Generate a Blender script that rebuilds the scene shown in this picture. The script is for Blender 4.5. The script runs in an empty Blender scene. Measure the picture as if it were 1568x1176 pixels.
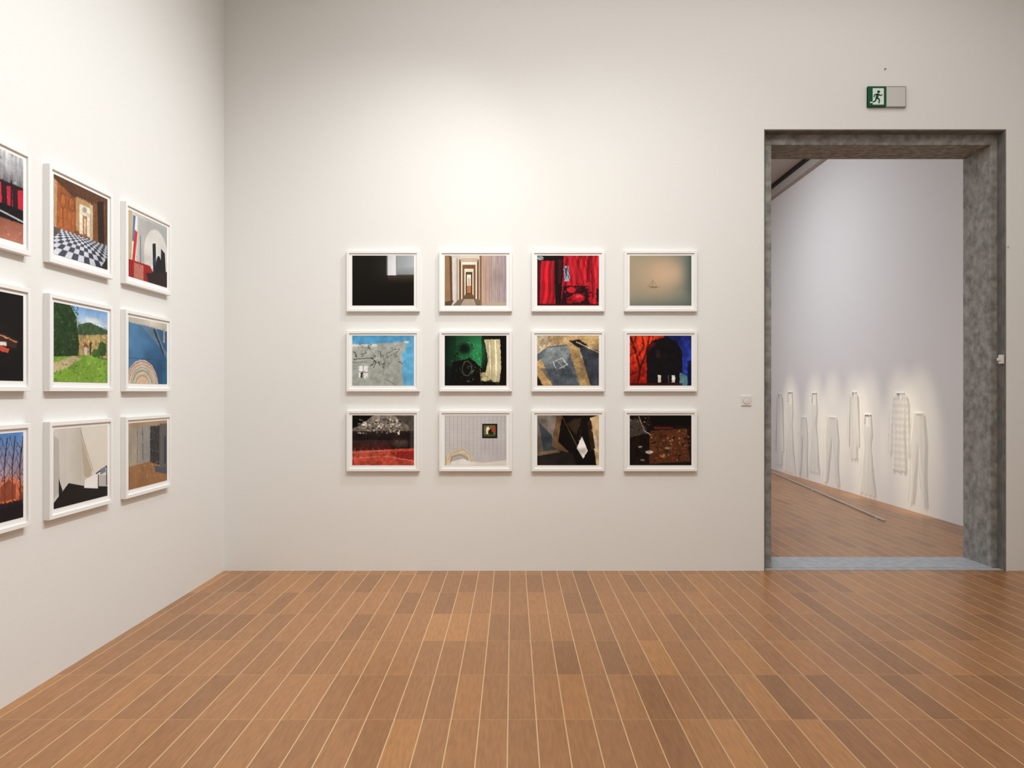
import bpy, bmesh, math, random
import numpy as np
from mathutils import Vector, Matrix
random.seed(4)
rng = np.random.RandomState(7)
U = 0.0055
D = 1140 * U
CH = 274 * U
XR = 918 * U
XL = -442 * U
YF, YB = -9.0, 14.0
CEIL = 986 * U
WT = 0.50
sc = bpy.context.scene
try:
    sc.view_settings.view_transform = 'Standard'
    sc.view_settings.look = 'None'
except Exception:
    pass

def X(px): return (px - 785) * U
def Z(py): return (600 - py) * U + CH
def lin(c):
    c = np.asarray(c, float) / 255.0
    return np.where(c <= 0.04045, c / 12.92, ((c + 0.055) / 1.055) ** 2.4)
def L4(c): return tuple(lin(c)) + (1.0,)

# ---------------------------------------------------------------- materials
def mat(name, col, rough=0.5, spec=0.3, metal=0.0, alpha=1.0):
    m = bpy.data.materials.new(name); m.use_nodes = True
    b = m.node_tree.nodes['Principled BSDF']
    b.inputs['Base Color'].default_value = L4(col)
    b.inputs['Roughness'].default_value = rough
    b.inputs['Specular IOR Level'].default_value = spec
    b.inputs['Metallic'].default_value = metal
    b.inputs['Alpha'].default_value = alpha
    return m

def noisy(name, c1, c2, scale, rough=0.6, bump=0.1, detail=6, spec=0.3, stretch=(1, 1, 1), lo=0.3, hi=0.7, dist=0.01):
    m = mat(name, c1, rough, spec); nt = m.node_tree; b = nt.nodes['Principled BSDF']
    tc = nt.nodes.new('ShaderNodeTexCoord'); mp = nt.nodes.new('ShaderNodeMapping')
    mp.inputs['Scale'].default_value = stretch
    n = nt.nodes.new('ShaderNodeTexNoise'); n.inputs['Scale'].default_value = scale; n.inputs['Detail'].default_value = detail
    r = nt.nodes.new('ShaderNodeValToRGB')
    r.color_ramp.elements[0].position = lo; r.color_ramp.elements[0].color = L4(c1)
    r.color_ramp.elements[1].position = hi; r.color_ramp.elements[1].color = L4(c2)
    nt.links.new(tc.outputs['Object'], mp.inputs['Vector']); nt.links.new(mp.outputs['Vector'], n.inputs['Vector'])
    nt.links.new(n.outputs['Fac'], r.inputs['Fac']); nt.links.new(r.outputs['Color'], b.inputs['Base Color'])
    if bump > 0:
        bp = nt.nodes.new('ShaderNodeBump'); bp.inputs['Strength'].default_value = bump; bp.inputs['Distance'].default_value = dist
        nt.links.new(n.outputs['Fac'], bp.inputs['Height']); nt.links.new(bp.outputs['Normal'], b.inputs['Normal'])
    return m

M_wall = noisy('plaster_white', (230, 230, 227), (233, 233, 230), 60, 0.85, 0.05, spec=0.15, dist=0.003)
M_ceil = noisy('ceiling_paint', (176, 170, 162), (184, 178, 170), 20, 0.9, 0.0, spec=0.1)
M_conc = noisy('concrete', (122, 121, 117), (166, 165, 160), 16, 0.8, 0.35, detail=14, lo=0.32, hi=0.68)
M_conc_d = noisy('concrete_edge', (104, 102, 98), (128, 126, 122), 12, 0.8, 0.2, detail=10)
M_stone = noisy('threshold_stone', (162, 166, 172), (184, 188, 194), 14, 0.5, 0.05, detail=8)
M_frame = mat('frame_white_lacquer', (240, 240, 238), 0.4, 0.3)
M_mat = mat('mat_board', (243, 243, 241), 0.8, 0.1)
M_white = mat('white_plastic', (228, 226, 221), 0.4, 0.4)
M_grey = mat('grey_plastic', (150, 148, 144), 0.5, 0.3)
M_green = mat('sign_green', (10, 84, 54), 0.4, 0.3)
M_pict = mat('sign_white', (225, 235, 228), 0.5, 0.3)
M_plate = mat('frosted_acrylic', (205, 205, 200), 0.35, 0.5)
M_metal = mat('brushed_aluminium', (215, 215, 215), 0.35, 0.5, 0.5)
M_black = mat('black_metal', (22, 22, 22), 0.5, 0.3)
M_cloth = mat('organza', (240, 240, 238), 0.9, 0.1, alpha=0.5)
M_seam = mat('organza_seam', (226, 226, 224), 0.9, 0.1, alpha=0.55)
def stripe_mat():
    m = mat('organza_striped', (240, 240, 238), 0.9, 0.1); nt = m.node_tree; b = nt.nodes['Principled BSDF']
    tc = nt.nodes.new('ShaderNodeTexCoord'); wv = nt.nodes.new('ShaderNodeTexWave'); wv.bands_direction = 'Z'
    wv.inputs['Scale'].default_value = 3.6; wv.inputs['Distortion'].default_value = 0
    mr = nt.nodes.new('ShaderNodeMapRange'); mr.inputs['To Min'].default_value = 0.42; mr.inputs['To Max'].default_value = 0.62
    nt.links.new(tc.outputs['Object'], wv.inputs['Vector']); nt.links.new(wv.outputs['Fac'], mr.inputs['Value']); nt.links.new(mr.outputs[0], b.inputs['Alpha'])
    return m
M_stripe = stripe_mat()

def attr_mat():
    m = mat('photo_print', (128, 128, 128), 0.45, 0.12); nt = m.node_tree
    a = nt.nodes.new('ShaderNodeAttribute'); a.attribute_name = 'Col'
    nt.links.new(a.outputs['Color'], nt.nodes['Principled BSDF'].inputs['Base Color'])
    return m
M_print = attr_mat()

def floor_mat():
    m = mat('oak_parquet', (150, 95, 60), 0.33, 0.5); nt = m.node_tree; b = nt.nodes['Principled BSDF']
    N = nt.nodes.new; LK = nt.links.new
    tc = N('ShaderNodeTexCoord'); sx = N('ShaderNodeSeparateXYZ'); LK(tc.outputs['Object'], sx.inputs[0])
    def M(op, a, bb=None, c=None):
        n = N('ShaderNodeMath'); n.operation = op
        for i, v in enumerate((a, bb, c)):
            if v is None: continue
            if isinstance(v, (int, float)): n.inputs[i].default_value = v
            else: LK(v, n.inputs[i])
        return n.outputs[0]
    w = 0.1305; l = 0.0865 * D
    fx = M('DIVIDE', M('ADD', sx.outputs[0], 0.022), w)
    fy = M('DIVIDE', M('ADD', sx.outputs[1], 0.135), l)
    ix = M('FLOOR', fx); iy = M('FLOOR', fy)
    rx = M('FRACT', fx); ry = M('FRACT', fy)
    cell = N('ShaderNodeCombineXYZ'); LK(ix, cell.inputs[0]); LK(iy, cell.inputs[1])
    wn = N('ShaderNodeTexWhiteNoise'); wn.noise_dimensions = '3D'; LK(cell.outputs[0], wn.inputs['Vector'])
    ramp = N('ShaderNodeValToRGB'); e = ramp.color_ramp.elements
    e[0].position = 0; e[0].color = L4((146, 100, 60)); e[1].position = 1; e[1].color = L4((184, 129, 76))
    k = e.new(0.1); k.color = L4((156, 108, 66)); k = e.new(0.5); k.color = L4((164, 114, 70)); k = e.new(0.9); k.color = L4((172, 119, 71))
    LK(wn.outputs['Value'], ramp.inputs['Fac'])
    gv = N('ShaderNodeCombineXYZ')
    LK(M('MULTIPLY', sx.outputs[0], 75), gv.inputs[0]); LK(M('MULTIPLY', sx.outputs[1], 9), gv.inputs[1])
    LK(M('MULTIPLY', wn.outputs['Value'], 40), gv.inputs[2])
    gn = N('ShaderNodeTexNoise'); gn.inputs['Scale'].default_value = 1; gn.inputs['Detail'].default_value = 6; LK(gv.outputs[0], gn.inputs['Vector'])
    gm = N('ShaderNodeMix'); gm.data_type = 'RGBA'; gm.blend_type = 'MULTIPLY'; gm.inputs['Factor'].default_value = 0.5
    gr = N('ShaderNodeValToRGB'); gr.color_ramp.elements[0].position = 0.3; gr.color_ramp.elements[0].color = (0.64, 0.61, 0.56, 1)
    gr.color_ramp.elements[1].position = 0.65; gr.color_ramp.elements[1].color = (1.1, 1.1, 1.08, 1)
    LK(gn.outputs['Fac'], gr.inputs['Fac']); LK(ramp.outputs['Color'], gm.inputs[6]); LK(gr.outputs['Color'], gm.inputs[7])
    dx = M('ABSOLUTE', M('SUBTRACT', rx, 0.5)); dy = M('ABSOLUTE', M('SUBTRACT', ry, 0.5))
    jx = M('GREATER_THAN', dx, 0.5 - 0.019); jy = M('GREATER_THAN', dy, 0.5 - 0.003)
    m1 = N('ShaderNodeMix'); m1.data_type = 'RGBA'; LK(jy, m1.inputs['Factor']); LK(gm.outputs[2], m1.inputs[6]); m1.inputs[7].default_value = L4((190, 148, 102))
    m2 = N('ShaderNodeMix'); m2.data_type = 'RGBA'; LK(jx, m2.inputs['Factor']); LK(m1.outputs[2], m2.inputs[6]); m2.inputs[7].default_value = L4((214, 180, 134))
    LK(m2.outputs[2], b.inputs['Base Color'])
    bp = N('ShaderNodeBump'); bp.inputs['Strength'].default_value = 0.12; bp.inputs['Distance'].default_value = 0.002
    LK(gn.outputs['Fac'], bp.inputs['Height']); LK(bp.outputs['Normal'], b.inputs['Normal'])
    return m
M_floor = floor_mat()

# ---------------------------------------------------------------- mesh helpers
def link(o, parent=None):
    sc.collection.objects.link(o)
    if parent is not None: o.parent = parent
    return o
def boxes(name, bl, mats, parent=None, bevel=0.0):
    bm = bmesh.new()
    for b in bl:
        x0, x1, y0, y1, z0, z1 = b[:6]; mi = b[6] if len(b) > 6 else 0
        r = bmesh.ops.create_cube(bm, size=1, matrix=Matrix.Translation(((x0+x1)/2, (y0+y1)/2, (z0+z1)/2)) @ Matrix.Diagonal((x1-x0, y1-y0, z1-z0, 1)))
        for v in r['verts']:
            for f in v.link_faces: f.material_index = mi
    me = bpy.data.meshes.new(name); bm.to_mesh(me); bm.free()
    for m in mats: me.materials.append(m)
    o = link(bpy.data.objects.new(name, me), parent)
    if bevel > 0:
        md = o.modifiers.new('bevel', 'BEVEL'); md.width = bevel; md.segments = 2
    return o
def cyl(name, r, h, m, parent, loc, axis='Y', seg=32, r2=None):
    bm = bmesh.new(); bmesh.ops.create_cone(bm, cap_ends=True, segments=seg, radius1=r, radius2=r if r2 is None else r2, depth=h)
    me = bpy.data.meshes.new(name); bm.to_mesh(me); bm.free(); me.materials.append(m)
    o = link(bpy.data.objects.new(name, me), parent); o.location = loc
    if axis == 'Y': o.rotation_euler = (math.pi/2, 0, 0)
    if axis == 'X': o.rotation_euler = (0, math.pi/2, 0)
    return o
def empty(name, loc=(0, 0, 0), rz=0):
    e = bpy.data.objects.new(name, None); e.location = loc; e.rotation_euler = (0, 0, rz); e.empty_display_size = 0.1
    return link(e)

# ---------------------------------------------------------------- room shell
T = 0.2
boxes('floor', [(XL-T, XR+T, YF-T, YB+T, -0.2, 0)], [M_floor])
boxes('ceiling', [(XL-T, XR+T, YF-T, YB+T, CEIL, CEIL+0.2)], [M_ceil])
boxes('wall_left', [(XL-T, XL, YF-T, YB+T, 0, CEIL)], [M_wall])
boxes('wall_right', [(XR, XR+T, YF-T, YB+T, 0, CEIL)], [M_wall])
boxes('wall_front', [(XL, XR, YF-T, YF, 0, CEIL)], [M_wall])
boxes('wall_far', [(XL, XR, YB, YB+T, 0, CEIL)], [M_wall])
DX0, DX1, DZ = 385*U, 756*U, 402*U + CH
boxes('wall_back', [(XL, DX0, 0, WT, 0, CEIL), (DX1, XR, 0, WT, 0, CEIL), (DX0, DX1, 0, WT, DZ, CEIL)], [M_wall])
IX0, IX1, IZ = 403*U, 744.5*U, 384.5*U + CH
y1 = 0.107
e = 0.010
boxes('trim_1', [
    (DX0, IX0, y1, WT, 0, IZ), (IX1, DX1, y1, WT, 0, IZ), (DX0, DX1, y1, WT, IZ, DZ),
    (DX0, DX0+e, 0.004, y1, 0, DZ, 1), (DX1-e, DX1, 0.004, y1, 0, DZ, 1), (DX0+e, DX1-e, 0.004, y1, DZ-e, DZ, 1)],
    [M_conc, M_conc_d], bevel=0.004)
boxes('door_threshold', [(IX0, IX1, y1-0.02, WT, 0.0, 0.006), (DX0+e, DX1-e, 0.02, y1-0.02, 0, 0.003)], [M_stone])
tr = empty('ceiling_light_track', (0, 0, 0))
boxes('rail', [(XR-0.16, XR-0.10, WT+0.3, YB-0.3, CEIL-0.05, CEIL)], [M_black], tr)
boxes('valance', [(XR-0.10, XR, WT+0.01, YB, CEIL-0.19, CEIL)], [M_ceil], tr)

# ---------------------------------------------------------------- painter
GW, GH = 201, 163
SS = 2
class P:
    def __init__(s, col=(0, 0, 0)):
        yy, xx = np.mgrid[0:GH*SS, 0:GW*SS]; s.tex = 1.0
        s.x0 = (xx+0.5)/(GW*SS)*94; s.y0 = (yy+0.5)/(GH*SS)*76
        s.x, s.y = s.x0, s.y0
        s.x = s.x0+(s.nz(2.2)-.5)*1.1+(s.nz(.9)-.5)*.5; s.y = s.y0+(s.nz(2.2)-.5)*1.1+(s.nz(.9)-.5)*.5
        s.c = np.zeros(s.x.shape+(3,)); s.c[:] = col
    def straight(s): s.x, s.y = s.x0, s.y0
    def put(s, mask, col, a=1.0):
        k = (mask*a)[..., None]; s.c = s.c*(1-k)+np.asarray(col, float)*k
    def poly(s, pts, col, a=1.0):
        xs = [q[0] for q in pts]; ys = [q[1] for q in pts]; W_, H_ = GW*SS, GH*SS
        i0 = max(0, int((min(xs)-2)/94*W_)); i1 = min(W_, int((max(xs)+2)/94*W_)+1)
        j0 = max(0, int((min(ys)-2)/76*H_)); j1 = min(H_, int((max(ys)+2)/76*H_)+1)
        if i1 <= i0 or j1 <= j0: return
        x = s.x[j0:j1, i0:i1]; y = s.y[j0:j1, i0:i1]
        m = np.zeros(x.shape, bool); n = len(pts)
        for i in range(n):
            (xa, ya), (xb, yb) = pts[i], pts[(i+1) % n]
            if ya == yb: continue
            m ^= ((y >= min(ya, yb)) & (y < max(ya, yb)) & (x < xa+(y-ya)*(xb-xa)/(yb-ya)))
        k = (m*a)[..., None]; s.c[j0:j1, i0:i1] = s.c[j0:j1, i0:i1]*(1-k)+np.asarray(col, float)*k
    def rect(s, x0, y0, x1, y1, col, a=1.0):
        s.put(((s.x >= x0) & (s.x < x1) & (s.y >= y0) & (s.y < y1)).astype(float), col, a)
    def ell(s, cx, cy, rx, ry, col, a=1.0, soft=0.0):
        d = np.sqrt(((s.x-cx)/rx)**2+((s.y-cy)/ry)**2)
        m = np.clip((1-d)/soft, 0, 1) if soft > 0 else (d < 1).astype(float)
        if soft > 0: m = m*m*(3-2*m)
        s.put(m, col, a)
    def ring(s, cx, cy, rx, ry, w, col, a=1.0):
        d = np.sqrt(((s.x-cx)/rx)**2+((s.y-cy)/ry)**2); s.put((abs(d-1) < w).astype(float), col, a)
    def line(s, pts, w, col, a=1.0):
        m = np.zeros(s.x.shape, bool)
        for (x0, y0), (x1, y1) in zip(pts[:-1], pts[1:]):
            dx, dy = x1-x0, y1-y0; L2 = dx*dx+dy*dy+1e-9
            t = np.clip(((s.x-x0)*dx+(s.y-y0)*dy)/L2, 0, 1)
            m |= ((s.x-x0-t*dx)**2+(s.y-y0-t*dy)**2) < (w/2)**2
        s.put(m.astype(float), col, a)
    def grad(s, x0, y0, x1, y1, c0, c1, region=None, a=1.0):
        dx, dy = x1-x0, y1-y0; t = np.clip(((s.x-x0)*dx+(s.y-y0)*dy)/(dx*dx+dy*dy), 0, 1)[..., None]
        g = np.asarray(c0, float)*(1-t)+np.asarray(c1, float)*t
        k = a if region is None else (region*a)[..., None]
        s.c = s.c*(1-k)+g*k
    def R(s, x0, y0, x1, y1): return ((s.x >= x0) & (s.x < x1) & (s.y >= y0) & (s.y < y1)).astype(float)
    def nz(s, sx, sy=None):
        sy = sy or sx; nx, ny = int(94/sx)+4, int(76/sy)+4; g = rng.rand(ny, nx)
        fx, fy = s.x0/sx, s.y0/sy; ix, iy = fx.astype(int), fy.astype(int); tx, ty = fx-ix, fy-iy
        tx = tx*tx*(3-2*tx); ty = ty*ty*(3-2*ty)
        return (g[iy, ix]*(1-tx)+g[iy, ix+1]*tx)*(1-ty)+(g[iy+1, ix]*(1-tx)+g[iy+1, ix+1]*tx)*ty
    def noise(s, sx, amp, sy=None, region=1.0):
        s.c = s.c*(1+((s.nz(sx, sy)-0.5)*2*amp*region)[..., None])
    def bits(s, n, x0, y0, x1, y1, cols, r=(1, 3), a=0.85):
        for _ in range(n):
            cx, cy = x0+rng.rand()*(x1-x0), y0+rng.rand()*(y1-y0); w = (r[0]+rng.rand()*(r[1]-r[0]))*.9; h = w*(0.1+0.5*rng.rand()); t = rng.rand()*3.1
            c, q = math.cos(t), math.sin(t); k = .4+rng.rand()*.6
            s.poly([(cx+w*c, cy+w*q*.7), (cx-h*q*k, cy+h*c), (cx-w*c*k, cy-w*q*.7), (cx+h*q, cy-h*c)], cols[rng.randint(len(cols))], a)
    def jit(s, n, x0, y0, x1, y1, amt=0.4, r=(.5, 2.2)):
        for _ in range(n):
            cx, cy = x0+rng.rand()*(x1-x0), y0+rng.rand()*(y1-y0)
            j = min(GH*SS-1, max(0, int(cy/76*GH*SS))); i = min(GW*SS-1, max(0, int(cx/94*GW*SS)))
            c = s.c[j, i]*(1+(rng.rand()-.5)*2*amt)+rng.rand()*8*amt
            w = r[0]+rng.rand()*(r[1]-r[0]); h = w*(.2+.6*rng.rand()); t = rng.rand()*3.1; a, q = math.cos(t), math.sin(t)
            s.poly([(cx+w*a, cy+w*q), (cx-h*q, cy+h*a), (cx-w*a, cy-w*q), (cx+h*q, cy-h*a)], tuple(c), .7)
    def out(s, soft=1):
        c = s.c
        for _ in range(soft):
            c = (c+np.roll(c, 1, 0)+np.roll(c, -1, 0)+np.roll(c, 1, 1)+np.roll(c, -1, 1))/5
        f = 1+s.tex*((s.nz(16)-.5)*.18+(s.nz(5)-.5)*.08+(s.nz(1.2)-.5)*.06)
        c = c*f[..., None]
        a = np.clip(c, 0, 255).reshape(GH, SS, GW, SS, 3).mean((1, 3)); return lin(a)

def a1():
    p = P((20, 15, 10)); p.tex = .3; p.straight(); p.grad(0, 20, 0, 76, (24, 20, 14), (14, 9, 5)); p.ell(55, 14, 34, 44, (40, 40, 36), .7, 1)
    p.grad(54, 0, 68, 0, (205, 208, 212), (228, 230, 232), p.R(54, 0, 68, 30)); p.grad(68, 0, 94, 0, (150, 158, 162), (176, 184, 190), p.R(68, 0, 94, 29))
    p.rect(66.5, 0, 68, 30, (140, 142, 144)); p.grad(0, 18, 0, 31, (150, 158, 162), (110, 114, 114), p.R(68, 18, 94, 31), .6)
    p.grad(51, 0, 54, 0, (20, 15, 10), (180, 180, 180), p.R(51, 0, 54, 30), .8)
    p.grad(0, 30, 0, 44, (62, 54, 44), (18, 13, 8), p.R(54, 30, 94, 44)); return p
def a2():
    p = P((214, 206, 196)); p.tex = .5; p.straight(); p.poly([(0, 0), (24, 0), (20, 76), (0, 76)], (206, 198, 190)); p.poly([(0, 0), (7, 0), (9, 72), (0, 76)], (148, 116, 84))
    p.poly([(7, 0), (11, 2), (12, 70), (9, 72)], (96, 70, 50)); p.rect(18, 4, 20, 70, (170, 156, 140)); p.rect(22, 6, 52, 70, (110, 76, 48))
    p.grad(14, 0, 22, 0, (220, 214, 206), (186, 176, 164), p.R(12, 3, 18, 70), .8)
    p.rect(25, 9, 49, 68, (232, 226, 214)); p.rect(27, 14, 47, 66, (120, 84, 56)); p.rect(24, 4, 50, 10, (196, 176, 150)); p.rect(30, 20, 44, 64, (226, 216, 196))
    p.rect(32, 25, 42, 62, (88, 60, 40)); p.rect(34, 29, 40, 56, (236, 232, 222)); p.rect(35.5, 34, 38.5, 50, (200, 180, 150)); p.rect(34, 46, 40, 57, (180, 120, 80))
    p.poly([(27, 66), (32, 58), (42, 58), (47, 66)], (110, 84, 60)); p.poly([(22, 66), (52, 66), (58, 76), (12, 76)], (120, 104, 88)); p.poly([(30, 66), (44, 66), (48, 76), (24, 76)], (176, 160, 142))
    p.grad(54, 0, 94, 0, (206, 180, 160), (168, 158, 166), p.R(55, 0, 94, 72))
    for i in range(14): p.rect(56+i*2.9, 0, 56.9+i*2.9, 72, (126, 106, 104), .6); p.rect(57.6+i*2.9, 0, 58+i*2.9, 72, (146, 120, 110), .5)
    p.noise(1.2, .09, 30, p.R(55, 0, 94, 72)); p.rect(53, 0, 56, 74, (140, 96, 62)); p.rect(64, 0, 66, 73, (196, 160, 130)); p.rect(56, 71, 94, 76, (178, 160, 140)); p.poly([(0, 70), (14, 68), (10, 76), (0, 76)], (90, 74, 62)); return p
def a3():
    p = P((176, 22, 36))
    u = p.x0+p.y0*.12+np.sin(p.y0*.08)*2
    f = np.sin(u*.75)*.2+np.sin(u*1.9+1)*.08+np.sin(u*.33+2)*.18
    p.c = p.c*(1+f)[..., None]; p.noise(1.6, .1, 60)
    p.rect(-2, -2, 30, 8, (20, 10, 12)); p.poly([(-2, 8), (6, 8), (4, 78), (-2, 78)], (70, 12, 20)); p.ell(5, 4, 5, 3, (180, 180, 190)); p.line([(2, 3), (9, 5)], 1, (60, 90, 80))
    p.poly([(26, -2), (40, -2), (40, 14), (36, 78), (28, 78)], (26, 8, 12)); p.poly([(32, 6), (38, 6), (36, 40), (32, 44)], (100, 14, 24), .6)
    p.poly([(40, 16), (48, 16), (50, 38), (42, 40)], (160, 170, 190)); p.poly([(42, 20), (46, 18), (44, 38)], (60, 70, 90)); p.line([(40, 16), (50, 38)], .7, (40, 20, 30))
    p.poly([(46, -2), (54, -2), (66, 30), (88, 46), (66, 46), (52, 30)], (196, 32, 46), .6)
    for k in range(9):
        x = 42+k*5; p.line([(x, -2), (x+5+k*.6, 22), (x+12+k, 46)], .7+rng.rand()*1.1, [(96, 6, 14), (220, 56, 66), (120, 10, 22)][k % 3], .6)
    p.line([(78, 0), (76, 40)], 2.4, (100, 8, 18), .7); p.line([(86, 0), (90, 60)], 2, (216, 50, 60), .7); p.line([(82, 0), (84, 60)], 1.2, (70, 4, 12), .7)
    p.poly([(40, 46), (76, 46), (80, 78), (36, 78)], (38, 8, 14)); p.ell(52, 52, 9, 6, (200, 30, 44), 1, .4); p.ell(62, 64, 12, 8, (186, 24, 36), 1, .3); p.ell(63, 62, 7, 4, (226, 70, 76), .9, .7); p.ell(50, 68, 7, 7, (150, 16, 28), .9, .5)
    p.bits(60, 40, 46, 90, 76, [(20, 6, 10), (220, 50, 60), (120, 10, 20), (60, 6, 14)], (.6, 4)); p.jit(160, 36, 40, 94, 76, .5); p.rect(90, 50, 96, 70, (20, 20, 26)); p.rect(-2, 73, 96, 78, (60, 8, 14), .8); return p
def a4():
    p = P((146, 146, 130)); p.tex = .12; p.straight(); p.grad(0, 0, 94, 0, (160, 150, 126), (104, 116, 110)); p.ell(46, 30, 66, 60, (200, 172, 142), .95, 1); p.ell(60, 26, 36, 28, (212, 180, 154), .7, 1)
    p.grad(74, 0, 94, 0, (150, 150, 134), (66, 84, 82), p.R(74, 0, 94, 76)*np.clip((p.x-74)/20, 0, 1), .8); p.grad(0, 56, 0, 76, (150, 150, 134), (92, 108, 102), p.R(0, 50, 94, 76)*np.clip((p.y-50)/26, 0, 1), .6)
    p.line([(27, 47), (46, 47.5)], .8, (130, 110, 88), .8); p.poly([(30, 47), (43, 47), (41, 49.5), (32, 49.5)], (146, 120, 98)); p.line([(35, 36), (35, 47)], .6, (146, 120, 98)); p.line([(35, 37), (41, 46)], .5, (146, 120, 98)); p.line([(34, 39), (30, 46)], .5, (146, 120, 98)); return p
def b1():
    p = P((160, 164, 160)); p.noise(6, .1); p.rect(-2, -2, 96, 14, (86, 158, 204)); p.rect(76, -2, 96, 78, (98, 172, 214)); p.poly([(-2, 15), (40, 12), (82, 9), (80, 24), (76, 26), (75, 50), (78, 78), (-2, 78)], (164, 168, 162))
    p.jit(350, 0, 15, 75, 76, .08, (1, 4)); p.noise(5, .07); p.rect(-2, 13, 38, 17, (206, 208, 204)); p.ell(82, 10, 4, 2, (214, 214, 210))
    for _ in range(22):
        x, y = rng.rand()*74, 14+rng.rand()*32; pts = [(x, y)]
        for k in range(6): x += rng.randn()*3.0; y += rng.randn()*3.0; pts.append((min(x, 78), max(y, 13)))
        p.line([(a+.9, b+.9) for a, b in pts], .7, (214, 216, 210), .8); p.line(pts, .4+rng.rand()*.6, (44, 42, 38), .85)
    p.line([(2, 36), (30, 34), (36, 40), (33, 48)], 1.0, (50, 46, 42)); p.rect(-2, 40, 22, 41.3, (120, 124, 120)); p.rect(10, 46, 24, 64, (226, 230, 228)); p.line([(17, 46), (17, 64)], 1, (120, 116, 112)); p.line([(10, 55), (24, 56)], 1, (100, 96, 92)); p.rect(13, 56, 16, 64, (50, 44, 40))
    p.bits(30, 8, 44, 60, 74, [(90, 88, 84), (220, 222, 216), (130, 134, 130)], (.4, 1.4)); p.line([(45, 30), (50, 40), (47, 60)], .8, (90, 90, 86), .7); p.line([(50, 66), (64, 74)], .7, (100, 100, 96)); return p
def b2():
    p = P((8, 12, 8)); p.grad(0, 0, 60, 30, (14, 44, 26), (42, 126, 74), p.R(-2, -2, 56, 46)); p.ell(50, 26, 22, 36, (50, 144, 88), .8, 1); p.grad(0, 0, 22, 0, (6, 10, 8), (20, 60, 36), p.R(-2, -2, 18, 78), .7)
    p.ell(30, 20, 14, 12, (6, 12, 8), .9, .8); p.poly([(12, 40), (40, 34), (56, 50), (56, 78), (8, 78)], (10, 10, 8))
    p.bits(110, 14, 12, 44, 72, [(6, 8, 6), (26, 80, 48), (70, 90, 60), (16, 30, 20), (4, 6, 4)], (.6, 4)); p.bits(54, 24, 40, 58, 70, [(150, 150, 120), (90, 96, 70), (12, 12, 10), (40, 50, 36)], (.5, 2.6)); p.bits(10, 30, 8, 46, 20, [(190, 200, 180), (90, 130, 100)], (.6, 2))
    p.ring(34, 50, 7, 11, .07, (130, 126, 96), .6); p.ell(60, 60, 7, 6, (176, 166, 120), 1, .5); p.ell(62, 66, 9, 4, (206, 196, 150), 1, .4); p.line([(54, 50), (56, 76)], .8, (150, 140, 104)); p.jit(250, 10, 10, 66, 74, .5)
    p.poly([(60, 6), (84, 6), (86, 50), (82, 76), (74, 70), (62, 60), (66, 36)], (220, 210, 168))
    for x in (64, 66.5, 70, 72, 74, 79, 81, 83): p.line([(x, 8), (x+1.5, 40), (x+.5, 70)], .8+rng.rand()*.8, (150, 140, 98), .6)
    p.line([(68, 10), (69, 50)], 1.3, (250, 248, 228)); p.line([(77, 8), (79, 60)], 1.6, (250, 248, 228)); p.rect(58, 3, 88, 6, (24, 22, 18)); p.rect(86, -2, 96, 78, (10, 8, 6)); p.rect(-2, 70, 96, 78, (12, 10, 8), .8); return p
def b3():
    p = P((196, 172, 136)); p.poly([(-2, -2), (18, -2), (10, 20), (-2, 34)], (206, 190, 160)); p.grad(0, 0, 60, 30, (208, 180, 136), (168, 138, 96), p.R(18, -2, 96, 20))
    p.poly([(-2, 30), (18, 16), (46, 14), (54, 22), (70, 78), (-2, 78)], (96, 106, 112)); p.noise(3, .12)
    p.poly([(16, 18), (48, 16), (52, 24), (44, 40), (4, 46)], (128, 138, 140)); p.poly([(46, 14), (62, 20), (84, 78), (66, 78)], (170, 142, 96))
    p.poly([(62, 12), (96, 24), (96, 78), (82, 78)], (60, 66, 74)); p.poly([(78, -2), (96, -2), (96, 22), (64, 10)], (176, 150, 104)); p.poly([(48, 8), (64, 6), (78, 16), (62, 18)], (32, 34, 40)); p.line([(60, 10), (94, 26)], 1.6, (200, 174, 126))
    p.jit(600, 0, 10, 94, 76, .25, (.4, 1.6)); p.line([(24, 40), (38, 34), (46, 44), (30, 52), (24, 40)], 1.2, (220, 222, 218)); p.line([(30, 38), (42, 50)], .8, (190, 192, 190)); p.poly([(-2, 40), (6, 36), (26, 78), (-2, 78)], (186, 152, 104)); p.poly([(-2, 56), (10, 78), (-2, 78)], (40, 30, 20)); p.poly([(4, 50), (50, 50), (66, 78), (26, 78)], (64, 72, 80), .6); p.noise(2, .12); p.noise(10, .2); return p
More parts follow.
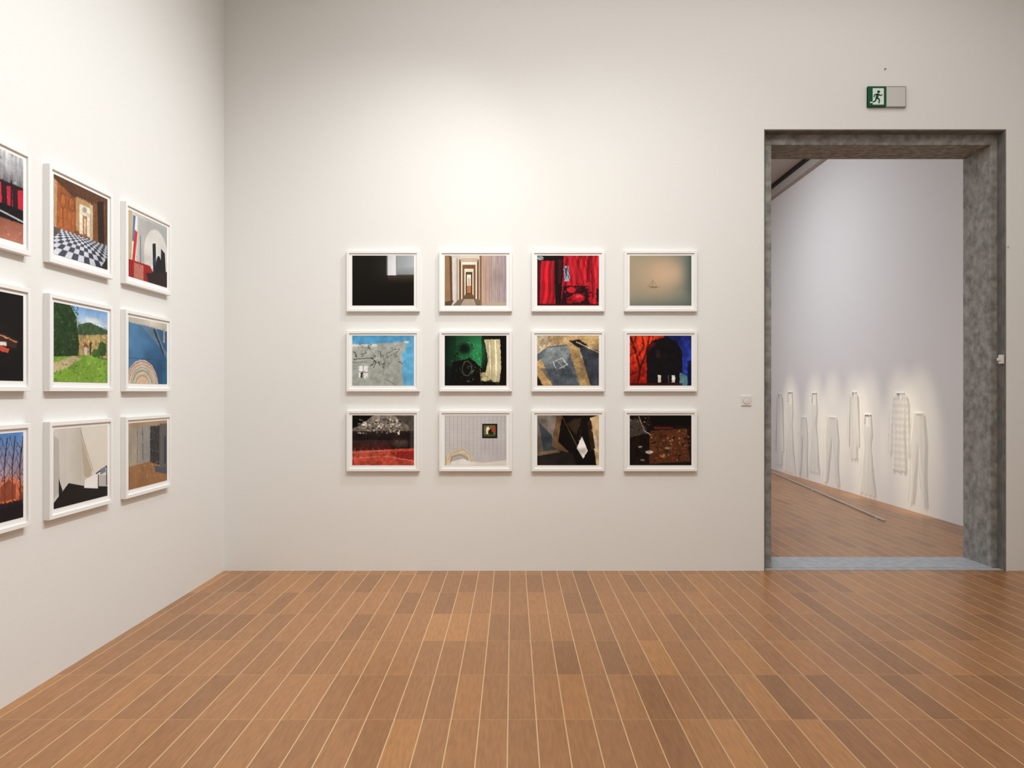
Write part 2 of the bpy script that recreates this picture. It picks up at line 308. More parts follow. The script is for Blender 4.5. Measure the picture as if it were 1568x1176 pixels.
def b4():
    p = P((188, 44, 22)); p.grad(0, 0, 30, 76, (210, 62, 30), (140, 20, 14)); p.grad(50, 0, 94, 40, (16, 20, 64), (40, 60, 160), p.R(52, -2, 96, 78))
    for pts, w in [([(12, 76), (16, 50), (8, 20), (2, 4)], 3), ([(16, 50), (26, 24), (30, 0)], 2.5), ([(12, 34), (22, 16), (18, 0)], 1.6), ([(24, 30), (36, 18), (40, 4)], 1.6), ([(0, 60), (14, 54)], 2), ([(0, 30), (9, 26)], 1.3), ([(5, 12), (10, 2)], 1.3), ([(17, 44), (24, 40), (30, 30)], 1), ([(10, 28), (4, 16), (0, 12)], 1), ([(27, 18), (34, 8), (36, 0)], .9), ([(0, 44), (10, 40)], .9)]: p.line(pts, w, (66, 10, 10), .85)
    p.noise(3, .25, 5); p.jit(260, 0, 0, 32, 76, .35); p.poly([(26, 20), (34, 8), (56, 2), (72, 10), (80, 24), (80, 78), (26, 78)], (18, 14, 18)); p.poly([(26, 20), (34, 8), (40, 12), (30, 24)], (70, 20, 16)); p.poly([(76, 78), (76, 56), (88, 62), (88, 78)], (90, 136, 146)); p.poly([(88, 40), (96, 36), (96, 78), (88, 78)], (14, 20, 60))
    p.rect(43, 60, 47.5, 71, (230, 224, 206)); p.rect(64, 60, 69, 71, (224, 226, 216)); p.rect(58, 60, 60, 76, (70, 60, 60)); p.rect(-2, 72, 80, 78, (60, 14, 12), .8); p.rect(40, 22, 46, 34, (44, 26, 28)); p.noise(5, .2); return p
def c1():
    p = P((40, 28, 24)); p.grad(0, 0, 0, 24, (150, 142, 132), (100, 90, 80), p.R(-2, -2, 96, 24)); p.poly([(-2, -2), (36, -2), (10, 16), (-2, 22)], (10, 8, 8)); p.poly([(60, -2), (96, -2), (96, 26), (80, 12)], (84, 76, 70))
    for k in range(8): p.line([(44+k*6, 0), (40+k*8, 20)], .6, (70, 60, 54), .7)
    p.bits(240, 8, 6, 76, 28, [(206, 200, 190), (110, 100, 90), (170, 160, 150), (60, 52, 48), (226, 222, 214), (30, 26, 24)], (.6, 4.4)); p.poly([(-2, 26), (26, 30), (70, 32), (96, 24), (96, 50), (-2, 54)], (30, 22, 22)); p.ell(72, 42, 18, 10, (96, 76, 68), .8, .8); p.grad(0, 34, 0, 50, (60, 46, 42), (90, 34, 30), p.R(-2, 38, 60, 52), .7)
    p.jit(200, 0, 26, 94, 52, .5); p.poly([(-2, 54), (96, 50), (96, 78), (-2, 78)], (182, 72, 54)); p.noise(4, .2); p.jit(300, 0, 54, 94, 76, .3)
    for k in range(6): p.line([(4+k*9, 50), (6+k*9, 68)], .8, (150, 130, 124), .6)
    p.line([(0, 57), (60, 53)], 1.1, (206, 140, 124), .9); p.line([(0, 66), (50, 62), (94, 70)], .9, (220, 150, 130), .8); p.poly([(56, 56), (96, 54), (96, 68), (70, 64)], (120, 30, 28), .8); p.bits(30, 0, 56, 94, 76, [(214, 130, 110), (110, 24, 22)], (.6, 3)); p.rect(88, -2, 96, 50, (90, 84, 78), .5); return p
def c2():
    p = P((188, 184, 182)); p.tex = .25; p.straight(); p.grad(0, 0, 94, 60, (206, 204, 202), (190, 188, 190))
    for i in range(16): p.rect(1+i*6, 0, 1.9+i*6, 62, (164, 160, 166), .6); p.rect(3.8+i*6, 0, 4.3+i*6, 62, (212, 206, 198), .7)
    for i in range(16):
        for j in range(10): p.ell(4+i*6, 3+j*6, .6, .9, (172, 164, 166), .5)
    p.rect(57, 13, 80, 35, (24, 20, 16)); p.rect(59.5, 15.5, 77.5, 32.5, (110, 106, 60)); p.ell(66, 24, 3, 7, (230, 220, 200)); p.ell(70, 26, 4, 5, (40, 34, 26)); p.ell(74, 22, 3, 4, (176, 60, 44)); p.rect(59.5, 29, 77.5, 32.5, (70, 80, 40)); p.jit(70, 60, 16, 77, 32, .5, (.4, 1.4))
    p.poly([(0, 72), (6, 64), (30, 68), (60, 72), (94, 68), (94, 76), (0, 76)], (226, 220, 208)); p.poly([(0, 76), (4, 60), (10, 56), (20, 54), (30, 52), (38, 58), (42, 66), (40, 74), (10, 70)], (220, 206, 170)); p.poly([(8, 74), (9, 62), (20, 58), (32, 58), (37, 66), (36, 74)], (186, 180, 176))
    p.line([(5, 68), (10, 58), (20, 55), (28, 52), (38, 60), (41, 72)], 1.6, (200, 178, 126)); p.line([(9, 72), (12, 63), (24, 60), (34, 65), (36, 72)], .7, (130, 106, 70)); p.poly([(10, 70), (28, 66), (50, 74), (40, 76), (8, 76)], (236, 234, 228)); p.line([(2, 62), (2, 76)], 1.3, (176, 150, 100)); return p
def c3():
    p = P((16, 12, 10)); p.straight(); p.poly([(0, 0), (30, 0), (20, 56), (0, 60)], (130, 120, 112)); p.grad(0, 0, 0, 56, (112, 104, 98), (74, 64, 56), p.R(0, 0, 16, 56), .6); p.poly([(2, 10), (22, 30), (30, 60), (10, 56)], (58, 66, 72)); p.poly([(30, 0), (38, 0), (32, 40), (48, 56), (40, 60), (22, 46)], (110, 84, 58))
    p.poly([(0, 60), (28, 52), (54, 58), (60, 76), (0, 76)], (34, 30, 28)); p.poly([(0, 56), (30, 52), (34, 56), (0, 62)], (120, 100, 76)); p.poly([(44, 14), (56, 6), (68, 4), (60, 30)], (50, 38, 26)); p.line([(38, 2), (60, 46), (70, 62)], 1, (130, 96, 60), .8); p.line([(66, 22), (64, 60)], .8, (90, 66, 44), .8)
    p.poly([(60, 50), (68, 32), (77, 54), (70, 66)], (232, 228, 220)); p.poly([(68, 32), (77, 54), (73, 44)], (160, 150, 140)); p.poly([(80, 4), (94, 0), (94, 76), (90, 76)], (204, 176, 134)); p.poly([(82, 28), (90, 32), (92, 56), (86, 52)], (226, 210, 180)); p.poly([(76, 10), (82, 8), (88, 50), (82, 54)], (50, 34, 22)); p.noise(9, .2); p.jit(200, 0, 0, 94, 76, .12, (.5, 3)); return p
def c4():
    p = P((26, 15, 11)); p.noise(6, .4); p.poly([(30, 24), (86, 20), (92, 70), (30, 74)], (84, 48, 28)); p.bits(200, 32, 22, 92, 70, [(130, 84, 44), (60, 34, 22), (24, 14, 10), (176, 124, 74), (150, 40, 28), (14, 9, 7)], (.6, 4)); p.bits(80, 30, 26, 92, 62, [(196, 160, 110), (214, 190, 150), (36, 20, 14)], (.4, 2.2))
    p.poly([(-2, 8), (14, 6), (26, 20), (24, 28), (-2, 34)], (70, 60, 54)); p.line([(14, 2), (22, 24), (32, 30)], 1.2, (190, 180, 166), .8); p.bits(50, 0, 2, 30, 32, [(190, 184, 172), (40, 30, 26), (116, 108, 98), (20, 16, 14)], (.6, 3.2)); p.ell(30, 56, 7, 3, (222, 216, 206), .9, .3); p.ell(16, 48, 4, 2.2, (196, 186, 170), .8, .3); p.ell(20, 68, 4, 2, (160, 150, 140), .7, .3); p.ell(58, 50, 5, 2, (170, 150, 120), .8, .3); p.rect(38, 18, 66, 21, (120, 34, 26), .7); p.poly([(28, 2), (96, -2), (96, 16), (36, 16)], (12, 8, 7)); p.ell(50, 62, 5, 2, (190, 130, 80), .7, .3); p.jit(300, 0, 16, 94, 76, .5); return p
def l11():
    p = P((96, 66, 58)); p.straight(); p.grad(0, 0, 0, 26, (196, 196, 198), (120, 118, 122), p.R(0, 0, 94, 28)); p.rect(50, 6, 94, 12, (168, 170, 176)); p.noise(3, .2, 12); p.rect(0, 26, 94, 50, (40, 20, 24))
    for i in range(7): p.poly([(2+i*14, 30), (9+i*14, 28), (10+i*14, 46), (3+i*14, 48)], (196, 36, 60))
    p.rect(0, 46, 94, 58, (14, 12, 14)); p.grad(0, 56, 0, 76, (140, 84, 66), (172, 112, 92), p.R(0, 58, 94, 76)); p.line([(60, 26), (60, 58)], 2.2, (16, 14, 18)); p.line([(78, 24), (78, 58)], 1.6, (16, 14, 18)); p.line([(40, 50), (94, 56)], 1.6, (180, 180, 190)); p.jit(300, 0, 0, 94, 76, .3); return p
def l12():
    p = P((150, 88, 46)); p.tex = .6; p.straight(); p.grad(0, 0, 94, 0, (150, 84, 46), (116, 76, 48)); p.poly([(0, 0), (94, 0), (94, 6), (58, 14), (30, 14), (0, 4)], (92, 60, 40)); p.rect(36, 12, 62, 46, (176, 140, 96))
    for k in range(7): p.line([(k*14, 0), (34+k*4, 13)], .7, (60, 40, 28), .8)
    p.ell(14, 40, 30, 34, (186, 112, 60), .5, 1)
    for x in (10, 24): p.rect(x, 16, x+9, 50, (176, 100, 54), .8); p.ring(x+4.5, 22, 4.5, 7, .1, (100, 54, 30), .8); p.rect(x+3, 24, x+6, 48, (140, 76, 40), .6)
    p.poly([(0, 4), (6, 6), (4, 60), (0, 62)], (190, 150, 110)); p.rect(42, 18, 60, 48, (222, 216, 200)); p.rect(48, 28, 55, 48, (160, 110, 70)); p.rect(50, 31, 53, 46, (220, 190, 140)); p.ell(51, 22, 5, 4, (140, 120, 100), .7, .5); p.rect(60, 14, 68, 52, (196, 176, 140)); p.poly([(74, 8), (86, 4), (88, 62), (76, 56)], (46, 28, 20)); p.rect(88, 4, 94, 64, (96, 60, 38)); p.rect(66, 12, 73, 54, (120, 76, 46)); p.jit(300, 0, 0, 94, 50, .2); p.noise(2.5, .08)
    yh = 38.0; m = (p.y > 50).astype(float)
    dep = 26/np.maximum(p.y-yh, 1); wx = (p.x-50)*dep/7.5+20; wz = dep*6.0
    chk = ((np.floor(wx)+np.floor(wz)) % 2)
    p.put(m, (30, 38, 56)); p.put(m*chk, (222, 226, 232)); p.poly([(0, 50), (12, 50), (4, 58), (0, 60)], (60, 44, 36)); p.poly([(80, 76), (94, 62), (94, 76)], (36, 26, 24)); p.grad(94, 50, 40, 60, (30, 24, 30), (200, 200, 210), m, .25); return p
def l13():
    p = P((196, 194, 188)); p.tex = .4; p.straight(); p.grad(0, 0, 94, 0, (206, 200, 186), (170, 174, 176)); p.rect(22, 4, 94, 60, (168, 170, 170), .6); p.ell(66, 42, 32, 34, (214, 212, 206), 1, .08); p.rect(36, 44, 94, 60, (206, 204, 198)); p.rect(0, 0, 8, 64, (190, 170, 140)); p.poly([(10, 2), (20, 4), (16, 60), (6, 60)], (232, 226, 220)); p.poly([(10, 4), (16, 4), (12, 34), (8, 34)], (90, 120, 160)); p.poly([(14, 20), (20, 22), (14, 56), (8, 56)], (196, 50, 44))
    p.rect(26, 24, 28, 56, (110, 116, 124)); p.poly([(0, 56), (50, 56), (74, 76), (0, 76)], (150, 30, 28)); p.poly([(12, 58), (34, 58), (34, 76), (12, 76)], (200, 150, 130), .7); p.poly([(56, 28), (64, 26), (66, 70), (58, 66)], (26, 28, 34)); p.ell(72, 58, 8, 18, (18, 18, 22)); p.poly([(78, 30), (88, 34), (92, 76), (76, 76)], (22, 22, 28)); p.poly([(40, 66), (94, 56), (94, 76), (46, 76)], (40, 24, 24)); p.ell(62, 48, 3, 6, (40, 60, 90)); p.jit(200, 0, 50, 94, 76, .4); return p
def l21():
    p = P((14, 12, 12)); p.ell(66, 40, 30, 30, (28, 22, 22), .8, 1); p.poly([(58, 34), (86, 40), (84, 48), (56, 42)], (60, 36, 26)); p.line([(58, 36), (86, 42)], .9, (210, 150, 110)); p.poly([(62, 46), (76, 48), (74, 52), (60, 50)], (200, 80, 60)); p.rect(64, 43, 72, 46, (230, 220, 210)); return p
def l22():
    p = P((90, 126, 50)); p.grad(0, 0, 0, 20, (110, 156, 206), (206, 220, 230), p.R(-2, -2, 96, 22)); p.ell(66, 12, 20, 5, (236, 240, 244), .8, .8); p.poly([(40, 18), (60, 14), (96, 20), (96, 36), (40, 36)], (60, 86, 56)); p.poly([(40, 28), (96, 24), (96, 50), (40, 48)], (170, 146, 96)); p.noise(3, .2, None, (p.y0 > 15)); p.jit(300, 40, 20, 94, 50, .35)
    p.poly([(-2, -2), (24, -2), (36, 10), (42, 40), (38, 56), (-2, 60)], (34, 60, 28)); p.bits(400, 0, 0, 40, 56, [(24, 44, 20), (54, 84, 36), (44, 70, 30), (84, 114, 54), (14, 26, 12)], (.6, 3)); p.bits(30, 28, 0, 42, 30, [(30, 54, 26), (60, 90, 40)], (.6, 2.4)); p.rect(50, 40, 56, 48, (206, 190, 176)); p.poly([(48, 40), (53, 35), (59, 40)], (140, 70, 50)); p.rect(60, 34, 63, 48, (60, 50, 40)); p.ell(84, 40, 8, 8, (50, 84, 34)); p.ell(72, 46, 8, 5, (66, 96, 40)); p.bits(80, 60, 34, 94, 52, [(44, 74, 30), (76, 110, 48), (30, 54, 24)], (.5, 2.4))
    p.poly([(-2, 52), (60, 48), (96, 52), (96, 78), (-2, 78)], (120, 160, 56)); p.poly([(-2, 58), (30, 50), (46, 52), (20, 62), (-2, 68)], (196, 172, 140)); p.bits(460, 0, 53, 94, 76, [(90, 136, 40), (140, 174, 66), (176, 192, 90), (60, 100, 30), (110, 150, 50)], (.5, 3), .7); p.bits(24, 10, 64, 80, 76, [(200, 80, 50), (220, 210, 90)], (.5, 1.1)); return p
def l23():
    p = P((44, 92, 136)); p.tex = .5; p.grad(0, 0, 80, 60, (92, 140, 180), (36, 78, 120)); p.poly([(-2, -2), (96, -2), (96, 10), (60, 8), (-2, 6)], (196, 190, 176)); p.poly([(24, 6), (66, 8), (84, 30), (94, 36), (94, 44), (70, 28)], (120, 140, 156), .6); p.line([(60, 10), (84, 38)], 3, (40, 38, 40)); p.rect(84, 6, 88, 24, (180, 170, 150)); p.rect(82, 44, 96, 78, (34, 90, 124)); p.rect(-2, 46, 96, 47, (30, 60, 90), .5); p.noise(14, .12)
    p.ell(32, 78, 38, 30, (206, 196, 176)); p.ring(32, 78, 36, 28, .02, (170, 100, 90)); p.ring(32, 78, 27, 21, .02, (130, 140, 120))
    for k in range(26):
        t = math.pi+k*math.pi/25
        for rr, c in ((31, (186, 120, 108)), (22, (120, 140, 116)), (15, (196, 146, 110))): p.ell(32+rr*math.cos(t)*1.05, 78+rr*math.sin(t)*.8, 1.3, 1.3, c, .8)
    p.bits(110, 4, 54, 60, 76, [(176, 100, 90), (110, 130, 100), (226, 216, 196), (150, 130, 110)], (.4, 1.6), .6); p.ell(32, 78, 10, 8, (214, 180, 150)); return p
def l31():
    p = P((40, 26, 30)); p.grad(0, 0, 0, 46, (86, 140, 206), (196, 150, 150), p.R(-2, -2, 96, 48)); p.ell(76, 52, 24, 18, (230, 120, 70), .95, .6); p.rect(-2, 60, 96, 78, (24, 16, 22)); p.poly([(0, 56), (40, 58), (94, 62), (94, 64), (0, 66)], (30, 20, 26))
    p.bits(160, 50, 34, 94, 62, [(200, 90, 50), (120, 50, 34), (50, 26, 26), (240, 150, 90)], (.5, 2.2), .7)
    for x in (46, 60, 70, 80, 90, 30, 12):
        p.line([(x, 64), (x-1, 30), (x+3, 4)], 1.1, (40, 26, 28))
        for k in range(9):
            y = 8+k*5; d = 1 if k % 2 else -1; p.line([(x, y+6), (x+d*(4+rng.rand()*4), y-2-rng.rand()*4)], .55, (56, 34, 36), .8)
    p.poly([(64, 46), (74, 40), (84, 46), (84, 58), (64, 58)], (120, 60, 44), .8); return p
def l32():
    p = P((206, 200, 190)); p.tex = .15; p.straight(); p.grad(0, 0, 94, 0, (212, 207, 198), (186, 182, 176)); p.poly([(44, 0), (94, 0), (94, 54), (64, 50)], (222, 216, 204)); p.poly([(44, 8), (64, 46), (62, 54), (50, 50)], (186, 172, 150)); p.grad(20, 0, 48, 0, (212, 207, 198), (190, 182, 168), p.R(20, 0, 46, 54), .8); p.poly([(0, 6), (8, 10), (10, 60), (0, 66)], (186, 182, 176)); p.line([(44, 4), (66, 46)], .8, (150, 140, 120))
    p.poly([(0, 70), (24, 54), (50, 60), (94, 66), (94, 76), (0, 76)], (26, 20, 20)); p.poly([(8, 66), (8, 48), (14, 60)], (30, 24, 24)); p.poly([(52, 54), (76, 48), (76, 66), (50, 62)], (238, 236, 232)); p.line([(72, 50), (92, 44), (92, 64)], 1.4, (26, 24, 26)); p.line([(76, 52), (76, 70)], 1.4, (26, 24, 26)); p.poly([(80, 46), (90, 44), (90, 50), (80, 52)], (110, 130, 150)); return p
def l33():
    p = P((150, 150, 148)); p.tex = .5; p.grad(0, 0, 60, 0, (164, 150, 130), (140, 144, 146)); p.line([(20, 6), (20, 50)], 1, (90, 90, 90)); p.line([(32, 6), (33, 44)], 1.6, (90, 96, 104)); p.rect(-2, -2, 96, 5, (170, 140, 110)); p.rect(50, 6, 74, 54, (52, 48, 48)); p.bits(150, 50, 6, 74, 54, [(90, 88, 88), (30, 28, 30), (120, 118, 116), (60, 58, 60)], (.6, 2.6)); p.rect(74, 4, 96, 60, (96, 92, 92)); p.rect(86, 20, 91, 54, (50, 60, 70)); p.jit(160, 0, 5, 50, 50, .06, (1, 4))
    p.poly([(-2, 50), (50, 48), (96, 62), (96, 78), (-2, 78)], (150, 108, 70)); p.jit(300, 0, 50, 94, 76, .2); p.bits(50, 10, 50, 70, 68, [(206, 196, 180), (90, 110, 130), (110, 80, 56)], (.5, 2)); p.poly([(60, 54), (94, 60), (94, 68), (64, 62)], (60, 76, 100), .8); return p

# ---------------------------------------------------------------- framed photographs
FW, FH = 111*U, 92.5*U
def framed(img, loc, rz):
    root = empty('framed_photograph', loc, rz)
    prof = [(0, 0), (0, -0.033), (0.0015, -0.035), (0.0205, -0.035), (0.022, -0.0335), (0.022, -0.022)]
    V = []; F = []
    for ins, y in prof:
        x, z = FW/2-ins, FH/2-ins
        V += [(-x, y, -z), (x, y, -z), (x, y, z), (-x, y, z)]
    for i in range(len(prof)-1):
        for k in range(4):
            a = i*4+k; b = i*4+(k+1) % 4; F.append((a, b, b+4, a+4))
    me = bpy.data.meshes.new('moulding'); me.from_pydata(V, [], F); me.materials.append(M_frame)
    link(bpy.data.objects.new('moulding', me), root)
    x, z = FW/2-0.021, FH/2-0.021
    boxes('mat_board', [(-x, x, -0.025, -0.004, -z, z)], [M_mat], root)
    w, h = 94*U, 76*U
    gx, gz = np.meshgrid(np.linspace(-w/2, w/2, GW), np.linspace(h/2, -h/2, GH))
    co = np.stack([gx, np.full_like(gx, -0.0262), gz+0.005], -1).reshape(-1, 3)
    i = np.arange((GH-1)*(GW-1)); r, c = i//(GW-1), i % (GW-1); a = r*GW+c
    q = np.stack([a, a+GW, a+GW+1, a+1], -1)
    me = bpy.data.meshes.new('print'); me.vertices.add(len(co)); me.vertices.foreach_set('co', co.ravel())
    me.loops.add(q.size); me.loops.foreach_set('vertex_index', q.ravel().astype(np.int32))
    me.polygons.add(len(q)); me.polygons.foreach_set('loop_start', (np.arange(len(q))*4).astype(np.int32)); me.polygons.foreach_set('loop_total', np.full(len(q), 4, np.int32))
    me.update(calc_edges=True)
    at = me.color_attributes.new('Col', 'FLOAT_COLOR', 'POINT')
    col = np.ones((len(co), 4), np.float32); col[:, :3] = img.out().reshape(-1, 3); at.data.foreach_set('color', col.ravel())
    me.materials.append(M_print); link(bpy.data.objects.new('print', me), root)

rowz = [Z(y)-FH/2 for y in (385, 507, 628.5)]
back = [[a1, a2, a3, a4], [b1, b2, b3, b4], [c1, c2, c3, c4]]
for r in range(3):
    for c in range(4):
        framed(back[r][c](), (X(532+141*c)+FW/2, -0.0005, rowz[r]), 0)
left = [[l11, l12, l13], [l21, l22, l23], [l31, l32, l33]]
for r in range(3):
    for c in range(3):
        yc = D*(0.7847-0.1213*(2-c))-D
        framed(left[r][c](), (XL+0.0005, yc, rowz[r]), math.pi/2)

# ---------------------------------------------------------------- exit sign
sg = empty('emergency_exit_sign', (X(1356), 0, Z(149.5)))
boxes('acrylic_plate', [(-29*U, 29*U, -0.022, -0.004, -15.5*U, 15.5*U)], [M_plate], sg, 0.002)
boxes('plate_edge', [(0, 29*U, -0.024, -0.002, 14.9*U, 15.7*U), (0, 29*U, -0.024, -0.002, -15.7*U, -14.9*U), (28.3*U, 29.1*U, -0.024, -0.002, -15.7*U, 15.7*U)], [M_grey], sg)
boxes('green_panel', [(-29*U, -1*U, -0.025, -0.003, -15.5*U, 15.5*U)], [M_green], sg)
def flat(name, polys, y, m, parent):
    bm = bmesh.new()
    for pl in polys: bm.faces.new([bm.verts.new((a*U, y, b*U)) for a, b in pl])
    bmesh.ops.triangulate(bm, faces=bm.faces[:])
    me = bpy.data.meshes.new(name); bm.to_mesh(me); bm.free(); me.materials.append(m)
    return link(bpy.data.objects.new(name, me), parent)
def circ(cx, cz, r): return [(cx+r*math.cos(t*math.pi/8), cz+r*math.sin(t*math.pi/8)) for t in range(16)]
def seg(a, b, w):
    d = Vector((b[0]-a[0], b[1]-a[1])); n = Vector((-d.y, d.x)).normalized()*w/2
    return [(a[0]+n.x, a[1]+n.y), (b[0]+n.x, b[1]+n.y), (b[0]-n.x, b[1]-n.y), (a[0]-n.x, a[1]-n.y)]
flat('door_pictogram', [[(-22, -12.5), (-5, -12.5), (-5, 12.5), (-22, 12.5)]], -0.0262, M_pict, sg)
run = [circ(-13, 7, 2.3), seg((-14.2, 4.2), (-16, -3), 4), seg((-14, 3.6), (-10, 1), 1.9), seg((-10, 1), (-7.4, 3), 1.7), seg((-15, 3.8), (-19.5, 2), 1.9), seg((-19.5, 2), (-20, -1.6), 1.6),
     seg((-15.8, -2.2), (-11.6, -4.6), 2.4), seg((-11.6, -4.6), (-12.6, -10.6), 2.1), seg((-16.4, -2.2), (-17.8, -7), 2.4)]
flat('running_figure', run+[seg((-17.8, -7), (-22.1, -8.6), 2.1)], -0.0268, M_green, sg)
flat('running_figure_foot', [seg((-22.1, -8.6), (-26, -9.6), 2.0)], -0.0268, M_pict, sg)
hk = empty('wall_hook', (X(1355), 0, Z(106)))
cyl('rosette', 0.007, 0.004, M_grey, hk, (0, -0.002, 0)); cyl('pin', 0.003, 0.02, M_grey, hk, (0, -0.012, 0))

sw = empty('wall_switch', (X(1142.5), 0, Z(613.5)))
boxes('plate', [(-7.5*U, 7.5*U, -0.010, 0, -7.5*U, 7.5*U)], [M_white], sw, 0.002)
cyl('ring', 0.0285, 0.006, M_grey, sw, (0, -0.010, 0)); cyl('dial', 0.027, 0.010, M_white, sw, (0, -0.010, 0)); cyl('centre_button', 0.010, 0.014, M_white, sw, (0, -0.010, 0))

dl = empty('door_latch', (DX1-e, 0.03, Z(550)))
boxes('body', [(-0.028, 0, -0.02, 0.02, -0.038, 0.038)], [M_white], dl, 0.004)
boxes('strike', [(-0.045, -0.028, -0.014, 0.012, -0.012, 0.012)], [M_white], dl, 0.003)
dm = empty('door_magnet', (X(1536)+0.02, 0, Z(378)))
cyl('cap', 0.009, 0.006, M_white, dm, (0.02, -0.003, 0)); cyl('screw', 0.004, 0.010, M_grey, dm, (0.02, -0.004, 0))

p0 = Vector((882*U, 2.246*D-D, 0.012)); p1 = Vector((785*U, 1.377*D-D, 0.012))
rod = empty('floor_barrier_rod', tuple((p0+p1)/2)); rod.rotation_euler = (0, 0, math.atan2(p1.y-p0.y, p1.x-p0.x))
Ln = (p1-p0).length
cyl('tube', 0.010, Ln, M_metal, rod, (0, 0, 0.002), 'X', 16)
for k in range(3):
    boxes('foot_%d' % (k+1), [(-0.03, 0.03, -0.02, 0.02, -0.012, -0.004)], [M_metal], rod).location = (-Ln*0.46+k*Ln*0.46, 0, 0)

# ---------------------------------------------------------------- garments
SHAPES = {
 'hanging_dress': [[(0, -.22, -.17), (-.13, -.26, -.14)], [(0, .17, .22), (-.13, .14, .26)], [(-.13, -.27, .27), (-.24, -.3, .3), (-.38, -.2, .2), (-.7, -.36, .36), (-1, -.5, .5)]],
 'hanging_trousers': [[(0, -.30, .30), (-.05, -.31, .31), (-.32, -.42, .42)], [(-.32, -.42, -.01), (-.6, -.38, -.1), (-.8, -.4, -.16), (-1, -.46, -.26)], [(-.32, .01, .42), (-.6, .1, .38), (-.8, .16, .4), (-1, .26, .46)]],
 'hanging_shirt': [[(0, -.2, -.09), (-.03, -.3, -.06), (-.1, -.31, .0)], [(0, .09, .2), (-.03, .06, .3), (-.1, .0, .31)], [(-.1, -.31, .31), (-.5, -.28, .28), (-1, -.33, .33)], [(-.03, -.36, -.3), (-.12, -.43, -.3), (-.8, -.5, -.37)], [(-.03, .3, .36), (-.12, .3, .43), (-.8, .37, .5)]],
}
def garment(kind, px0, px1, yt, yb, m_cloth=None):
    d0, d1 = 918/(px0-785), 918/(px1-785); dm_ = (d0+d1)/2
    w = (d0-d1)*D; zt = (600-yt)*dm_*U+CH; zb = (600-yb)*dm_*U+CH; h = zt-max(zb, .06)
    root = empty(kind, (XR, dm_*D-D, zt), -math.pi/2)
    V = []; F = []; n = 20; ph = rng.rand()*6
    edges = []
    for strip in SHAPES[kind]:
        z = np.array([-s[0] for s in strip])
        m = max(3, int((z[-1]-z[0])*50)); base = len(V)
        for i in range(m+1):
            t = z[0]+(z[-1]-z[0])*i/m
            xl = np.interp(t, z, [s[1] for s in strip]); xr = np.interp(t, z, [s[2] for s in strip])
            for k in range(n+1):
                xx = xl+(xr-xl)*k/n
                hem = 0.012*math.sin(k*1.2+ph) if (i == m and t > .75) else 0
                y = -0.024-0.009*math.sin(xx*24+ph+t*1.2)*min(1, .2+t*1.5)
                V.append((xx*w, y, -(t+hem)*h))
        for i in range(m):
            for k in range(n):
                a = base+i*(n+1)+k; F.append((a, a+n+1, a+n+2, a+1))
        edges += [(base, n, m, 0), (base, n, m, n)]
    me = bpy.data.meshes.new('cloth'); me.from_pydata(V, [], F); me.materials.append(m_cloth or M_cloth)
    for p in me.polygons: p.use_smooth = True
    link(bpy.data.objects.new('cloth', me), root)
    SV = []; SF = []
    for base, n_, m, k in edges:
        s = 1 if k == 0 else -1
        for i in range(m):
            a = Vector(V[base+i*(n_+1)+k]); b = Vector(V[base+(i+1)*(n_+1)+k]); q = len(SV); o = Vector((s*0.012, 0, 0)); f = Vector((0, -0.002, 0))
            SV += [a+f, b+f, b+o+f, a+o+f]; SF.append((q, q+1, q+2, q+3))
    me = bpy.data.meshes.new('seams'); me.from_pydata([tuple(v) for v in SV], [], SF); me.materials.append(M_seam)
    link(bpy.data.objects.new('seams', me), root)
    boxes('hanging_rail', [(-0.2*w, 0.2*w, -0.018, 0, -0.012, -0.004)], [M_white], root)
    return dm_*D-D, (zt+zb)/2
G = [('hanging_shirt', 1188, 1201, 603, 712), ('hanging_dress', 1202, 1219, 600, 726), ('hanging_trousers', 1223, 1239, 638, 740), ('hanging_dress', 1239, 1256, 601, 722),
     ('hanging_trousers', 1262, 1288, 638, 752), ('hanging_shirt', 1300, 1317, 600, 702), ('hanging_dress', 1317, 1342, 634, 767), ('hanging_shirt', 1363, 1395, 601, 720), ('hanging_trousers', 1393, 1423, 632, 772)]
spots = [garment(*g, m_cloth=(M_stripe if i == 7 else None)) for i, g in enumerate(G)]

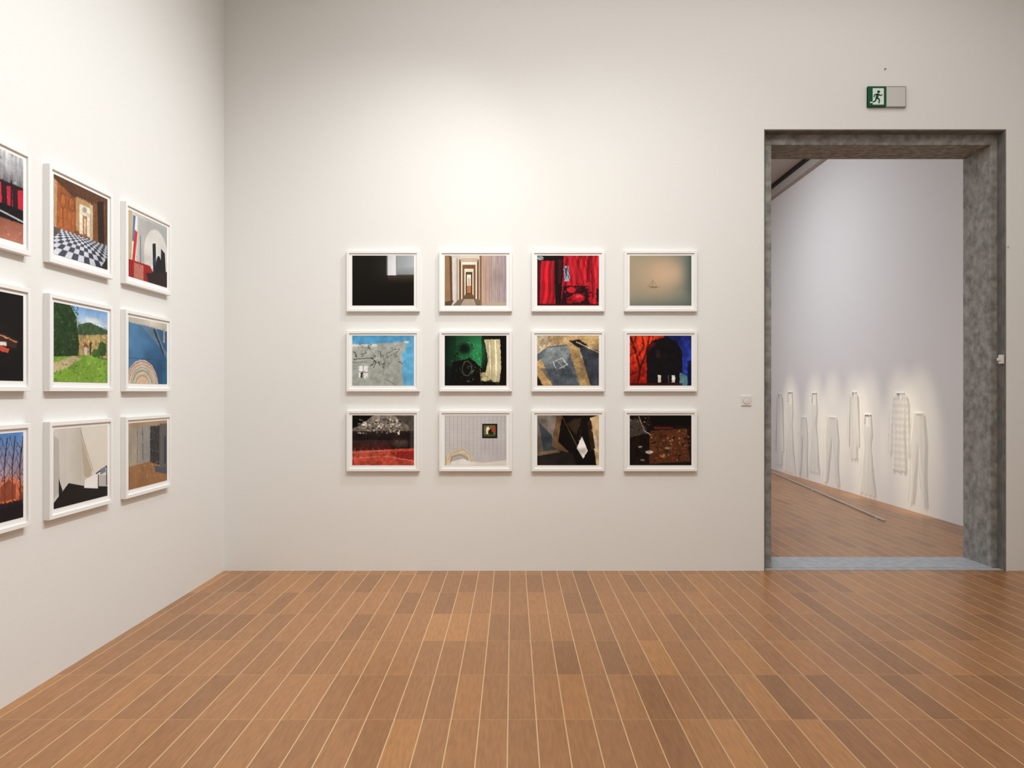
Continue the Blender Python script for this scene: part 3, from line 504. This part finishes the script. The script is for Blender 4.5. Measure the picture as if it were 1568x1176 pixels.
# ---------------------------------------------------------------- lights
def aim(o, tgt):
    o.rotation_euler = (Vector(tgt)-o.location).to_track_quat('-Z', 'Y').to_euler()
def spot(name, loc, tgt, P_, size, blend=1.0, col=(1, 1, 1), rad=0.05):
    l = bpy.data.lights.new(name, 'SPOT'); l.energy = P_; l.spot_size = math.radians(size); l.spot_blend = blend; l.color = col; l.shadow_soft_size = rad
    o = link(bpy.data.objects.new(name, l)); o.location = loc; aim(o, tgt); return o
def area(name, loc, tgt, P_, sx, sy, col=(1, 1, 1)):
    l = bpy.data.lights.new(name, 'AREA'); l.energy = P_; l.shape = 'RECTANGLE'; l.size = sx; l.size_y = sy; l.color = col
    o = link(bpy.data.objects.new(name, l)); o.location = loc; aim(o, tgt); return o
W = (1.0, 0.99, 0.955); C = (0.965, 0.99, 1.0)
for x in (-0.9, 0.1, 1.1):
    spot('track_spot', (x*0.7, -3.3, CEIL-0.15), (x, 0, 1.7), 142, 70, 1, W, 0.08)
for y in (-1.3, -2.7, -4.2):
    spot('track_spot', (XL+3.3, y, CEIL-0.15), (XL, y, 1.2), 215, 84, 1, C, 0.08)
area('room_fill', (1.3, -3.8, CEIL-0.05), (1.3, -3.8, 0), 185, 5, 6, (1, 0.995, 0.975))  # added soft fill, not a fixture; lifts the whole main room
area('next_room_light', (XR-2.6, 5.5, CEIL-0.1), (XR-1.0, 5.5, 0), 430, 1.5, 9, (0.88, 0.91, 1.0))
for i, (yy, zz) in enumerate(spots):
    if i in (1, 3, 4, 5, 6, 7, 8):
        spot('track_spot', (XR-2.4, yy, CEIL-0.15), (XR, yy, 0.8), 480, 15, 1, (1, 0.85, 0.58), 0.03)
w = bpy.data.worlds.new('world'); sc.world = w; w.use_nodes = True
w.node_tree.nodes['Background'].inputs[0].default_value = (0.8, 0.8, 0.85, 1); w.node_tree.nodes['Background'].inputs[1].default_value = 0.2

# ---------------------------------------------------------------- camera
cd = bpy.data.cameras.new('camera'); cd.sensor_width = 36; cd.lens = 36*1140/1568
cd.shift_x = -1/1568; cd.shift_y = 12/1568; cd.clip_start = 0.05
co = link(bpy.data.objects.new('camera', cd)); co.location = (0, -D, CH); co.rotation_euler = (math.pi/2, 0, 0)
sc.camera = co
